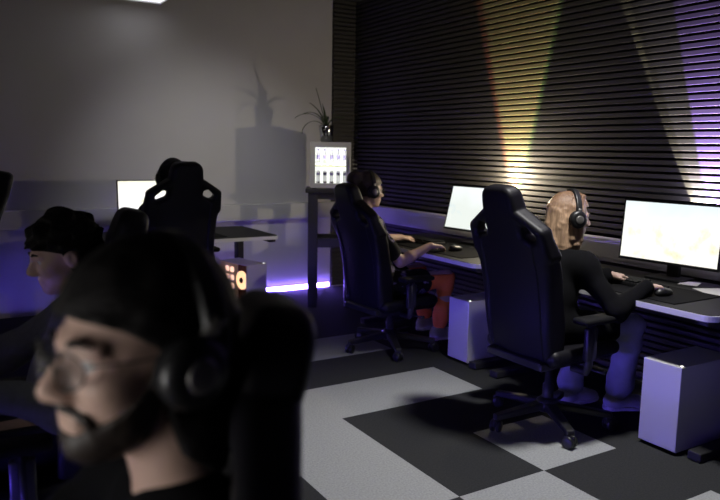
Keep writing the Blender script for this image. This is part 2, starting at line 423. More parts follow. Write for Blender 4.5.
d3 = make_desk('short black desk with white edge against the pale back wall', (-.12, 2.16, 0), PI/2, L=1.50, D=.84, cx=.97, fx=.97, fl=.055, ey=.045)
d4 = dup(d1, (-1.98, -2.35, 0), PI, 'black desk in front of the nearest man wearing glasses')
d5 = dup(d1, (-1.98, -.74, 0), PI, 'black desk in front of the man in the grey top')
d6 = dup(d1, (-1.98, .87, 0), PI, 'black desk in front of the edge-on chair at far left')
led_strip((XL+.02, -3.0, .045), (XL+.02, .9, .045), M['led_under'], 'violet led strip along the floor of the wall behind the left desks', .022, lid=.13)  # lip added to keep the violet light off upper walls and faces

# ------------------------------------------------------------------ monitors
def make_monitor(label, c, ang, tilt, sm, deskz=.73, W=.598, H=.337, stand=True, group='lit gaming monitors'):
    # local: screen faces -x side (viewer at -x), +x away ; y lateral
    t = thing('monitor', label, 'monitor', (c[0], c[1], deskz), ang, group)
    zc = c[2]-deskz; R = rot(0, tilt, 0)
    def at(p): return R @ V(p) + V((0, 0, zc))
    bm = bmesh.new(); b = .009
    for cc, hh in (((0, 0, H/2+b/2), (.010, W/2+b, b/2)), ((0, 0, -H/2-.008), (.010, W/2+b, .008)), ((0, W/2+b/2, 0), (.010, b/2, H/2)), ((0, -W/2-b/2, 0), (.010, b/2, H/2))): box(bm, at(cc), hh, 0, R)
    finish('bezel', bm, M['blackplastic'], t)
    bx('screen', (0, 0, 0), (.004, W/2, H/2), sm, t, 0)
    s = t.children[-1]
    for ch in t.children:
        if ch.name.startswith('screen'): ch.location = at((-.005, 0, 0)); ch.rotation_euler = (0, tilt, 0)
    bm = bmesh.new(); box(bm, at((.018, 0, 0)), (.012, W/2+.004, H/2+.006), .008, R); box(bm, at((.038, 0, -.02)), (.018, W*.28, H*.28), .012, R); finish('back_housing', bm, M['blackplastic'], t)
    bm = bmesh.new(); box(bm, (.072, 0, (zc+.03)/2), (.016, .038, (zc+.03)/2-.004), .006); box(bm, at((.06, 0, 0)), (.022, .05, .05), .006, R); finish('stand_column', bm, M['blackplastic'], t)
    bm = bmesh.new(); box(bm, (.03, 0, .007), (.085, .11, .006), .004); finish('stand_base', bm, M['blackplastic'], t)
    return t
mon1 = make_monitor('large monitor with blank bright cream screen in front of the blonde woman', (1.795, -.655, 1.004), .079, .077, M['screen_a'])
mon2 = make_monitor('monitor with pale grey screen in front of the man in orange trousers', (1.80, 1.05, 1.005), .079, .25, M['screen_b'])
mon3 = make_monitor('monitor with white screen on the desk by the pale back wall', (-.25, 2.74, 1.00), PI/2+.03, .03, M['screen_c'])
for y, lb in ((-2.35, 'unseen monitor added to light the nearest man wearing glasses'), (-.74, 'unseen monitor added in front of the man in the grey top'), (.87, 'unseen monitor added in front of the edge-on chair at far left')):
    make_monitor(lb, (-2.58, y-.08, 1.03), PI-(.36 if y < -2 else .12), .07, M['screen_fill'] if y < -2 else M['screen_d'])  # out of view, added for their light on faces; nearest one boosted

# ------------------------------------------------------------------ keyboards, mice, pads
def make_keyboard(label, loc, rz):
    t = thing('keyboard', label, 'keyboard', loc, rz, 'black keyboards')
    bx('case', (0, 0, .011), (.068, .21, .010), M['blackplastic'], t, .004)
    bm = bmesh.new()
    for r in range(5):
        for k in range(15):
            if r == 0 and 4 <= k <= 9: continue
            box(bm, (-.052+r*.026, -.19+k*.0271, .026), (.0105, .011, .006))
    box(bm, (-.052, 0.0, .026), (.0105, .08, .006))
    finish('keycaps', bm, M['blackmatte'], t)
    return t
def make_mouse(label, loc, rz):
    t = thing('computer_mouse', label, 'mouse', loc, rz, 'black gaming mice')
    g = Grid((-.08, -.05, -.01), (.08, .05, .06), .004)
    g.ell((0, 0, .012), (.062, .033, .026), 0); g.ell((-.02, 0, .02), (.035, .028, .022), .01)
    X, Y, Z = g.full(); g.D = np.maximum(g.D, (.003-Z)+0*X+0*Y)
    g.obj('shell', M['blackplastic'], t)
    bm = bmesh.new(); lathe(bm, [(.006, -.004), (.009, -.003), (.009, .003), (.006, .004)], 12, (.032, 0, .036), rot(PI/2)); finish('scroll_wheel', bm, M['blackmatte'], t, True)
    return t
def mousepad(label, c, hx, hy, rz=0):
    o = bx('mousepad', (0, 0, .002), (hx, hy, .002), M['pad'], None, .001); o.location = c; o.rotation_euler = (0, 0, rz)
    return tag(o, label, 'mousepad', 'cloth desk mats')
for yc, who, mx in ((-.62, 'the blonde woman', (1.36, -.945)), (.99, 'the man in orange trousers', (1.40, .80))):
    mousepad('wide black desk mat under the keyboard of '+who, (1.415, yc-.05, .7301), .20, .44)
    make_keyboard('black keyboard under the hand of '+who, (1.47, yc+.08 if yc < 0 else 1.30, .7343), 0)
    make_mouse('black mouse under the right hand of '+who, (*mx, .7343), 0)
mousepad('black desk mat on the desk by the pale back wall', (-.2, 2.42, .7301), .40, .17)
make_keyboard('black keyboard on the desk by the pale back wall', (-.33, 2.44, .7343), PI/2)
make_mouse('black mouse on the desk by the pale back wall', (.03, 2.40, .7343), PI/2)
p = bx('paper_sheet', (0, 0, .0012), (.06, .05, .001), M['paper']); p.location = (1.80, -.80, .7305); p.rotation_euler = (0, 0, .4)
tag(p, 'small white paper beside the stand of the large cream monitor', 'paper')
p = bx('paper_sheet', (0, 0, .0012), (.075, .10, .001), M['paper']); p.location = (1.70, -1.02, .7305); p.rotation_euler = (0, 0, -.5)
tag(p, 'white paper at the near end of the desk of the blonde woman', 'paper')
# clear bottle on the back desk
t = thing('bottle', 'clear bottle standing left of the white screen by the back wall', 'bottle', (-.60, 2.5, .73))
bm = bmesh.new(); lathe(bm, [(.026, 0), (.03, .004), (.03, .15), (.013, .19), (.012, .205)], 18); finish('body', bm, M['glass'], t, True)
bm = bmesh.new(); lathe(bm, [(.014, .203), (.014, .222), (.012, .224)], 14); finish('cap', bm, M['tower'], t, True)

# ------------------------------------------------------------------ PC towers (front faces -x locally)
def make_tower(label, loc, rz):
    w, d, h = .105, .215, .445
    t = thing('computer_tower', label, 'computer tower', loc, rz, 'white computer towers')
    bm = bmesh.new()
    box(bm, (d, 0, .018+.004), (d-.004, w, .004)); box(bm, (d, 0, h-.003), (d-.002, w, .003), .002)
    box(bm, (2*d-.004, 0, h/2+.01), (.004, w, h/2-.012)); box(bm, (d, -w+.003, h/2+.008), (d-.004, .003, h/2-.014))
    finish('case', bm, M['tower'], t)
    bx('front_panel', (.006, 0, h/2+.010), (.008, w, h/2-.010), M['tower'], t, .004)
    p = bx('glass_side', (d, w-.002, h/2+.05), (d-.012, .002, h/2-.065), M['glass'], t); p['label'] = 'clear glass side'
    bx('power_shroud', (d, w-.004, .06), (d-.006, .004, .042), M['tower'], t)
    bx('interior', (d, -w+.010, h/2+.01), (d-.012, .003, h/2-.02), M['case_in'], t)
    for y in (-1, 1):
        for x in (.05, 2*d-.05): bx('foot', (x, y*(w-.03), .009), (.022, .014, .009), M['blackmatte'], t, .002)
    bm = bmesh.new(); lathe(bm, [(.007, 0), (.007, .003), (.006, .004)], 12, (.022, -w+.016, h)); o = finish('power_button', bm, M['power_led'], t, True); o['label'] = 'small lit power button'
    return t
tw1 = make_tower('white computer tower under the near end of the desk of the blonde woman', (1.168, -1.103, 0), 0)
tw2 = dup(tw1, (1.218, .515, 0), 0, 'white computer tower standing between the two right desks')
tw3 = dup(tw1, (.545, 2.46, 0), PI/2+.22, 'white computer tower with glowing orange fan under the back desk')
# lit hardware in the third tower : children
def fan_ring(c, r, parent, m, hub=True):
    bm = bmesh.new(); n = 24
    a = [bm.verts.new((c[0]+r*math.cos(2*PI*k/n), c[1], c[2]+r*math.sin(2*PI*k/n))) for k in range(n)]
    b = [bm.verts.new((c[0]+r*.32*math.cos(2*PI*k/n), c[1], c[2]+r*.32*math.sin(2*PI*k/n))) for k in range(n)]
    a2 = [bm.verts.new(v.co + V((0, -.012, 0))) for v in a]; b2 = [bm.verts.new(v.co + V((0, -.012, 0))) for v in b]
    for k in range(n):
        q = (k+1) % n
        bm.faces.new((a[k], a[q], b[q], b[k])); bm.faces.new((a2[k], b2[k], b2[q], a2[q])); bm.faces.new((a[k], a2[k], a2[q], a[q])); bm.faces.new((b[k], b[q], b2[q], b2[k]))
    f = finish('fan', bm, m, parent)
    bm = bmesh.new(); lathe(bm, [(r*.3, -.014), (r*.3, .006), (r*.25, .008)], 16, c, rot(-PI/2)); finish('hub', bm, M['blackmatte'], f, True)
    return f
fan_ring((.13, .07, .295), .082, tw3, M['fan_orange'])
for q in range(3):
    for w_ in range(2):
        bx('memory_light', (.275+.075*w_, .07, .375-.075*q), (.024, .006, .024), M['rgb_pink'], tw3, .01)

# ------------------------------------------------------------------ gaming chair (faces +x)
def make_chair(label, loc, rz):
    t = thing('gaming_chair', label, 'chair', loc, rz, 'high-backed gaming chairs')
    # back rest : 2D outline (y,s) -> curved thick shell, tilted back
    th = math.radians(13); piv = np.array([-.215, 0, .47])
    U = np.array([-math.sin(th), 0, math.cos(th)]); Nn = np.array([math.cos(th), 0, math.sin(th)])
    g = Grid((-.56, -.33, .40), (-.02, .33, 1.36), .0075)
    X, Y, Z = g.full()
    dx, dz = X-piv[0], Z-piv[2]
    s = dx*U[0] + dz*U[2] + 0*Y; n = dx*Nn[0] + dz*Nn[2] + 0*Y; y = Y + 0*s
    def seg(ax, ay, bx_, by, ra, rb):
        px, py = np.abs(y)-ax, s-ay; vx, vy = bx_-ax, by-ay
        tt = np.clip((px*vx+py*vy)/(vx*vx+vy*vy), 0, 1)
        return np.sqrt((px-tt*vx)**2+(py-tt*vy)**2)-(ra+(rb-ra)*tt)
    def trap(s0, s1, w0, w1, r):
        w = w0 + (w1-w0)*np.clip((s-s0)/(s1-s0), 0, 1)
        qx = np.abs(y)-(w-r); qy = np.abs(s-(s0+s1)/2)-((s1-s0)/2-r)
        return np.sqrt(np.maximum(qx, 0)**2+np.maximum(qy, 0)**2)+np.minimum(np.maximum(qx, qy), 0)-r
    d2 = np.minimum(trap(-.05, .60, .225, .262, .06), trap(.40, .845, .155, .100, .05))
    d2 = np.minimum(d2, seg(.105, .70, .225, .615, .030, .036))
    d2 = np.minimum(d2, seg(.225, .615, .232, .50, .036, .04))
    slot = seg(.152, .622, .186, .600, .029, .022)
    d2 = np.maximum(d2, -slot)
    nc = .55*y*y*np.clip((.62-s)/.2, .15, 1) + .02*np.sin(s*4.2)
    tk = .044 + .010*np.exp(-((s-.12)/.12)**2) + .008*np.exp(-((s-.74)/.08)**2) + np.where(np.abs(y) > .18, .010, 0)*np.clip((.58-s)/.1, 0, 1)
    r = .028
    qa = np.maximum(d2+r, 0); qb = np.maximum(np.abs(n-nc)-tk+r, 0)
    g.D = (np.sqrt(qa**2+qb**2)+np.minimum(np.maximum(d2+r, np.abs(n-nc)-tk+r), 0)-r).astype(np.float32)
    g.obj('backrest', M['leather'], t)
    # seat
    g = Grid((-.30, -.31, .33), (.33, .31, .56), .0075)
    g.rbox((.02, 0, .43), (.26, .20, .05), .04, 0)
    for sgn in (-1, 1): g.cap((-.20, sgn*.215, .445), (.21, sgn*.225, .455), .042, .038, .03)
    g.cap((.24, -.15, .425), (.24, .15, .425), .045, .045, .03)
    g.obj('seat', M['leather'], t)
    bm = bmesh.new(); box(bm, (-.02, 0, .365), (.16, .12, .018), .006); box(bm, (-.22, 0, .40), (.05, .20, .02), .008); finish('tilt_plate', bm, M['metal'], t)
    bm = bmesh.new(); box(bm, (-.255, 0, .405), (.018, .19, .022), .01, rot(0, -.2)); finish('back_bracket', bm, M['chairplastic'], t)
    for sgn in (-1, 1):
        bm = bmesh.new(); tube(bm, [(-.05, sgn*.20, .375), (-.05, sgn*.285, .375), (-.05, sgn*.30, .41), (-.045, sgn*.30, .62)], .021, 8); box(bm, (-.047, sgn*.30, .52), (.036, .017, .085), .01)
        a = finish('armrest', bm, M['chairplastic'], t, True)
        bx('arm_pad', (.0, sgn*.295, .64), (.13, .048, .017), M['blackmatte'], a, .014, None, True)
    bm = bmesh.new(); tube(bm, [(.05, -.12, .36), (.06, -.26, .355), (.06, -.31, .36)], [.006, .006, .011], 8); finish('tilt_lever', bm, M['chairplastic'], t, True)
    bm = bmesh.new(); lathe(bm, [(.03, .09), (.03, .22), (.021, .225), (.021, .36)], 18); finish('gas_lift', bm, M['metal'], t, True)
    bm = bmesh.new(); lathe(bm, [(.05, .075), (.06, .085), (.06, .13), (.04, .15)], 20); finish('base_hub', bm, M['chairplastic'], t, True)
    for k in range(5):
        a = PI*.955 + k*2*PI/5; ca, sa = math.cos(a), math.sin(a)
        bm = bmesh.new()
        Rz = Matrix.Rotation(a, 3, 'Z')
        vs = box(bm, (0, 0, 0), (.15, .032, .022), .010)
        for v in vs:
            f = (v.co.x+.15)/.3
            v.co = Rz @ V((v.co.x+.185, v.co.y*(1-.35*f), v.co.z*(1-.3*f)+.108-.03*f*f))
        lg = finish('base_leg', bm, M['chairplastic'], t)
        bm = bmesh.new(); cx, cy = .325*ca, .325*sa; ro = Matrix.Rotation(a+.6, 3, 'Z')
        for sd in (-1, 1):
            lathe(bm, [(.012, -.009), (.030, -.009), (.032, -.004), (.032, .006), (.026, .010)], 18, V((cx, cy, .0322))+ro @ V((0, sd*.017, 0)), ro @ rot(PI/2))
        box(bm, V((cx, cy, .05))+ro @ V((.0, 0, 0)), (.03, .009, .02), .006, ro); tube(bm, [(cx, cy, .05), (cx, cy, .085)], .008, 8)
        finish('caster', bm, M['blackplastic'], lg, True)
    return t
LOWER = ('gas_lift', 'base_hub', 'base_leg')
ch1 = make_chair('high-backed black gaming chair of the blonde woman', (.937, -.592, 0), 0)
ch2 = dup(ch1, (.99, 1.02, 0), .05, 'dark gaming chair of the man in orange trousers', dz=-.07, fixed=LOWER)
ch3 = dup(ch1, (-.375, 1.90, 0), PI/2+.03, 'black gaming chair facing the back wall with slotted shoulders', dz=.06, fixed=LOWER)
ch4 = dup(ch1, (-1.80, -2.13, 0), PI-.20, 'black gaming chair behind the nearest man wearing glasses', dz=-.065, fixed=LOWER)
ch5 = dup(ch1, (-1.67, -.72, 0), PI-.12, 'black gaming chair behind the man in the grey top', dz=-.05, fixed=LOWER)
ch6 = dup(ch1, (-1.925, .88, 0), PI-.1, 'black gaming chair seen edge-on at the far left edge', dz=.02, fixed=LOWER)

# ------------------------------------------------------------------ bar table, fridge, drinks, plant
t = thing('bar_table', 'tall black table carrying the glowing mini fridge', 'table', (1.06, 2.50, 0), -.50)
bx('tabletop', (.215, .215, 1.078), (.235, .235, .018), M['tablewood'], t, .003)
for x in (.045, .385):
    for y in (.045, .385): bx('leg', (x, y, .53), (.042, .042, .53), M['tablewood'], t, .003)
for y in (.045, .385): bx('rail', (.215, y, .60), (.13, .018, .042), M['tablewood'], t)
for x in (.045, .385): bx('side_rail', (x, .215, .60), (.018, .13, .042), M['tablewood'], t)
for y in (.045, .385): bx('apron', (.215, y, 1.03), (.13, .018, .028), M['tablewood'], t)
FW, FH, FD = .365, .420, .36; fx, fy, fz = 1.08, 2.49, 1.0965
def fr(x, y): return (fx + x*math.cos(.5) + y*math.sin(.5), fy - x*math.sin(.5) + y*math.cos(.5))
t = thing('mini_fridge', 'grey mini fridge with glowing white glass front on the tall table', 'fridge', (fx, fy, fz), -.50)
bm = bmesh.new(); wt = .03
for c, hh in (((FW/2, FD/2+.02, wt/2+.008), (FW/2, FD/2-.02, wt/2)), ((FW/2, FD/2+.02, FH-wt/2), (FW/2, FD/2-.02, wt/2)), ((wt/2, FD/2+.02, FH/2), (wt/2, FD/2-.02, FH/2-wt)), ((FW-wt/2, FD/2+.02, FH/2), (wt/2, FD/2-.02, FH/2-wt)), ((FW/2, FD-.02, FH/2), (FW/2, .02, FH/2-.008))): box(bm, c, hh, .002)
finish('cabinet', bm, M['fridge'], t)
bm = bmesh.new()
for c, hh in (((FW/2, .018, .03), (FW/2, .018, .022)), ((FW/2, .018, FH-.024), (FW/2, .018, .024)), ((.022, .018, FH/2+.003), (.022, .018, FH/2-.045)), ((FW-.022, .018, FH/2+.003), (.022, .018, FH/2-.045))): box(bm, c, hh, .002)
dr = finish('door', bm, M['fridge'], t)
o = bx('door_glass', (FW/2, .018, FH/2+.003), (FW/2-.046, .002, FH/2-.052), M['glass'], dr); o['label'] = 'clear glass pane'
bx('handle', (FW-.012, -.008, FH/2), (.006, .010, .07), M['fridge'], dr, .003)
bx('fill_bar', (FW/2, .045, FH-.036), (FW/2-.05, .006, .005), M['fridge_fill'], t)  # added fill light, brightens the bottles from the front
bx('fill_bar', (FW/2, .045, .222), (FW/2-.05, .006, .003), M['fridge_fill'], t)  # second added fill light, just above the shelf
bx('light_panel', (FW/2, .17, FH/2), (FW/2-.034, .004, FH/2-.036), M['fridge_light'], t)
sh = bx('shelf', (FW/2, .105, .205), (FW/2-.031, .058, .003), mat('shelf_yellowish', (.45, .48, .12), .4), t)
for x in (.04, FW-.04):
    for y in (.05, FD-.05): bx('foot', (x, y, .004), (.015, .015, .004), M['blackmatte'], t)
names5 = ['leftmost', 'second from the left', 'middle', 'second from the right', 'rightmost']
for k in range(5):
    b = thing('bottle', 'white bottle with dark label on the upper fridge shelf, '+names5[k], 'bottle', (*fr(.07+k*.061, .10), fz+.2082), 0, 'bottles on the upper fridge shelf')
    bm = bmesh.new(); lathe(bm, [(.014, 0), (.016, .004), (.016, .095), (.008, .125), (.008, .14)], 14); finish('body', bm, M['bottle'], b, True)
    bm = bmesh.new(); lathe(bm, [(.0163, .062 if k % 2 else .055), (.0165, .066), (.0165, .092), (.0163, .094)], 14); finish('label_band', bm, M['bottle_lab'], b, True)
    bm = bmesh.new(); lathe(bm, [(.0095, .138), (.0095, .150), (.008, .152)], 12); finish('cap', bm, M['bottle_lab'], b, True)
for k in range(5):
    b = thing('drink_can', 'slim can with dark base on the fridge floor, '+names5[k], 'can', (*fr(.07+k*.061, .10), fz+.0385), 0, 'cans on the fridge floor')
    bm = bmesh.new(); lathe(bm, [(.014, 0), (.017, .006), (.017, .115), (.014, .123), (.014, .125)], 16); finish('body', bm, M['bottle'], b, True)
    bm = bmesh.new(); lathe(bm, [(.0173, .082), (.0176, .085), (.0176, .104), (.0173, .107)], 16); finish('printed_band', bm, M['bottle_lab'], b, True)
    if k in (0, 1, 2): bm = bmesh.new(); lathe(bm, [(.0173, .008), (.0176, .012), (.0176, .022), (.0173, .026)], 16); finish('base_band', bm, M['can_dark'], b, True)
t = thing('potted_plant', 'small spiky potted plant on top of the mini fridge', 'plant', (*fr(.14, .13), fz+FH+.001))
bm = bmesh.new(); lathe(bm, [(.045, 0), (.052, .006), (.064, .11), (.068, .15), (.064, .152), (.058, .135)], 24); finish('pot', bm, M['pot'], t, True)
bm = bmesh.new(); lathe(bm, [(.002, .128), (.058, .134), (.058, .138), (.002, .141)], 20); finish('soil', bm, M['soil'], t, True)
def leaf(az, L, lift, droop, w=.013):
    bm = bmesh.new(); n = 12; prev = None; a = V((math.cos(az), math.sin(az), 0)); sd = V((-math.sin(az), math.cos(az), 0)); p = V((0, 0, .13)) + a*.012; el = lift
    for i in range(n+1):
        f = i/n; ww = w*(.55+1.2*f*(1-f)*1.6)*(1-f**3)+.0008
        nrm = V((-a.x*math.sin(el), -a.y*math.sin(el), math.cos(el)))
        row = [bm.verts.new(p+sd*ww+nrm*.003), bm.verts.new(p-nrm*.002), bm.verts.new(p-sd*ww+nrm*.003), bm.verts.new(p+nrm*.0035)]
        if prev:
            for k in range(4): bm.faces.new((prev[k], prev[(k+1) % 4], row[(k+1) % 4], row[k]))
        prev = row; d = a*math.cos(el)+V((0, 0, math.sin(el))); p = p + d*(L/n); el -= droop/n
    finish('leaf', bm, M['leaf'], t, True)
for az, L, lift, droop, w in ((2.75, .36, 1.95-.55, .15, .014), (2.6, .34, 1.2, 2.0, .014), (2.9, .30, .9, 2.6, .014), (3.4, .33, 1.15, 1.7, .013), (4.3, .28, 1.1, 1.9, .013), (5.2, .22, 1.2, 1.6, .012), (.2, .22, 1.2, 1.6, .012), (1.2, .28, 1.2, 1.4, .013), (2.0, .30, 1.3, .9, .013), (3.9, .24, 1.4, .7, .012)):
    leaf(az, L, lift, droop, w)

# ------------------------------------------------------------------ wall uplights behind the monitors
def uplight(loc, label, m, spots):
    t = thing('wall_uplight', label, 'uplight', loc, 0)
    bx('base', (0, 0, .006), (.026, .05, .006), M['blackmatte'], t, .003)
    bx('housing', (0, 0, .035), (.022, .045, .024), M['blackmatte'], t, .004)
    bx('lens', (0, 0, .0605), (.015, .036, .0015), m, t)
    for (dy, half, ax_y, ax_x, col, P) in spots:
        l = bpy.data.lights.new('uplight_beam', 'SPOT'); l.energy = P; l.color = col; l.spot_size = 2*math.radians(half); l.spot_blend = .04; l.shadow_soft_size = .004
        o = bpy.data.objects.new('uplight_beam', l); COL.objects.link(o); o.parent = t
        o.location = (0, dy, .064)
        d = V((math.tan(math.radians(ax_x)), math.tan(math.radians(ax_y)), 1))
        o.rotation_euler = d.to_track_quat('-Z', 'Y').to_euler()
    return t
uplight((1.945, .83, .901), 'small wall uplight throwing a yellow fan behind the pale grey monitor', M['lamp_yellow'],
        [(.016, 15.5, 2.6, 2.2, (1, .28, .12), 400), (0, 14.6, 2.0, 2.2, (1, .80, .36), 430), (-.016, 15.0, 1.4, 2.2, (.50, 1, .22), 330), (-.012, 1.1, -11.6, 2.2, (.72, 1, .32), 330), (.016, .9, 16.6, 2.2, (1, .25, .08), 200)])
uplight((1.945, -.74, .901), 'small wall uplight throwing a violet fan behind the large cream monitor', M['lamp_purple'],
        [(.01, 25.5, .5, 2.2, (1, .93, .70), 170), (.01, 1.1, 24.6, 2.2, (1, .93, .55), 420), (-.01, 24, -1.0, 2.2, (.8, .75, 1), 140), (-.04, 24, -9, 2.2, (.38, .20, 1), 1200)])
def point(loc, P, col, r=.03, name='lamp'):
    l = bpy.data.lights.new(name, 'POINT'); l.energy = P; l.color = col; l.shadow_soft_size = r
    o = bpy.data.objects.new(name, l); COL.objects.link(o); o.location = loc; return o
point((1.90, .83, 1.27), 27, (1.0, .86, .62), .025, 'uplight_spill')
point((1.92, -.74, 1.21), 3, (.75, .7, 1.0), .025, 'uplight_spill')
# ------------------------------------------------------------------ people (sculpted in a seat-local frame: +x ahead, +y left, z up)
def unit(v): v = np.array(v, float); return v/np.linalg.norm(v)
class Frame:
    def __init__(s, o, yaw=0, pitch=0, rollv=0, sc=1.):
        R = Matrix.Rotation(yaw, 3, 'Z') @ Matrix.Rotation(pitch, 3, 'Y') @ Matrix.Rotation(rollv, 3, 'X')
        s.R = np.array(R); s.o = np.array(o, float); s.s = sc
    def p(s, *l): return s.o + s.R @ (np.array(l, float)*s.s)
    def loc(s, X, Y, Z):
        x, y, z = X-s.o[0], Y-s.o[1], Z-s.o[2]
        return [(x*s.R[0, i]+y*s.R[1, i]+z*s.R[2, i])/s.s for i in range(3)]
def cranium(g, F, k=.03):
    q = F.s
    g.ell(F.p(-.012, 0, .035), np.array((.098, .076, .092))*q, k, F.R)
    g.ell(F.p(.036, 0, -.015), np.array((.058, .060, .080))*q, k, F.R)
    g.ell(F.p(.034, 0, -.072), np.array((.050, .050, .042))*q, k, F.R)
    g.ell(F.p(.072, 0, -.097), np.array((.020, .022, .019))*q, k, F.R)
def face(g, F):
    q = F.s
    for sg in (-1, 1):
        g.ell(F.p(.064, sg*.040, -.022), np.array((.026, .022, .022))*q, .025, F.R)
        g.ell(F.p(.103, sg*.032, .004), np.array((.022, .017, .013))*q, .014, F.R, 'c')
        g.ell(F.p(-.006, sg*.078, -.008), np.array((.021, .010, .033))*q, .010, F.R)
        g.ell(F.p(-.002, sg*.087, -.006), np.array((.010, .005, .018))*q, .005, F.R, 'c')
        g.ell(F.p(.101, sg*.012, -.034), np.array((.013, .010, .009))*q, .008, F.R)
        g.cap(F.p(.090, sg*.012, .024), F.p(.080, sg*.046, .022), .011*q, .008*q, .014)
        g.ell(F.p(.0835, sg*.031, .0135), np.array((.010, .015, .0045))*q, .006, F.R)
    g.cap(F.p(.092, 0, .014), F.p(.116, 0, -.027), .008*q, .0125*q, .014)
    g.cap(F.p(.091, -.017, -.060), F.p(.091, .017, -.060), .008*q, .008*q, .008)
    g.cap(F.p(.088, -.014, -.073), F.p(.088, .014, -.073), .009*q, .009*q, .008)
    g.cap(F.p(.103, -.018, -.0665), F.p(.103, .018, -.0665), .004*q, .004*q, .005, 'c')
def hand(g, wr, d, nrm, thumb, curl=.35, sc=1., spread=.16):
    """wr wrist point, d pointing to the fingers, nrm out of the palm, thumb towards the thumb side"""
    d = unit(d); nrm = np.array(nrm, float); nrm = unit(nrm - d*(nrm@d)); t = np.cross(d, nrm); t = t if t@np.array(thumb, float) > 0 else -t
    wr = np.array(wr, float)
    lens = (.072, .080, .074, .058); offs = (.028, .009, -.010, -.027)
    for i in range(4):
        kn = wr + (d*(.088 - .004*abs(i-1)) + t*offs[i])*sc
        g.cap(wr + t*offs[i]*.55*sc + d*.008, kn, .0145*sc, .0125*sc, .014)
        a = curl*.8; fd = unit(d + t*offs[i]*spread/.03*.8)
        p = kn; ang = 0
        for fr, r0, r1 in ((.45, .0095, .0088), (.31, .0088, .008), (.24, .008, .007)):
            ang += a; v = fd*math.cos(ang)+nrm*math.sin(ang); e = p+v*lens[i]*fr*sc
            g.cap(p, e, r0*sc, r1*sc, .005); p = e; a = curl*1.1
    b = wr + (d*.022+t*.022+nrm*.006)*sc; m = wr + (d*.052+t*.047+nrm*.014)*sc
    g.cap(b, m, .0155*sc, .0115*sc, .014); e = m + unit(d*.9+t*.35+nrm*.25)*.032*sc
    g.cap(m, e, .0105*sc, .0095*sc, .006); g.cap(e, e+unit(d+t*.05+nrm*.25)*.025*sc, .0095*sc, .008*sc, .005)
def ik(a, b, l1, l2, pole):
    a = np.array(a, float); b = np.array(b, float); v = b-a; L = np.linalg.norm(v)
    if L > .985*(l1+l2): f = L/(.985*(l1+l2)); l1 *= f; l2 *= f
    x = (l1*l1-l2*l2+L*L)/(2*L); h = math.sqrt(max(l1*l1-x*x, 1e-6)); u = v/L
    p = np.array(pole, float); p = unit(p-u*(p@u)); return a+u*x+p*h
def torso(g, S, o=0., k=.07):
    P, C, Nk = S['pelvis'], S['chest'], S['neck']; w = S['w']
    ln = math.atan2(C[0]-P[0], C[2]-P[2]); R = np.array(rot(0, ln, 0)); ln2 = math.atan2(Nk[0]-C[0], Nk[2]-C[2]); R2 = np.array(rot(0, (ln+ln2)/2, 0))
    mid = P*.52+C*.48
    g.ell(P, (.125+o, .172*w+o, .115+o), 0 if o else .02, R)
    g.ell(mid, (.110*S.get('belly', 1)+o, .148*w+o, .17+o), k, R)
    g.ell(C, (.115*S.get('bust', 1)+o, .165*w+o, .185+o), k, R2)
    for sg in 'lr':
        g.cap(Nk*.75+C*.25, S['sh_'+sg]*.92+Nk*.08, .05+o, .055+o, .05)
        g.ell(S['sh_'+sg], (.062+o, .062+o, .065+o), .05)
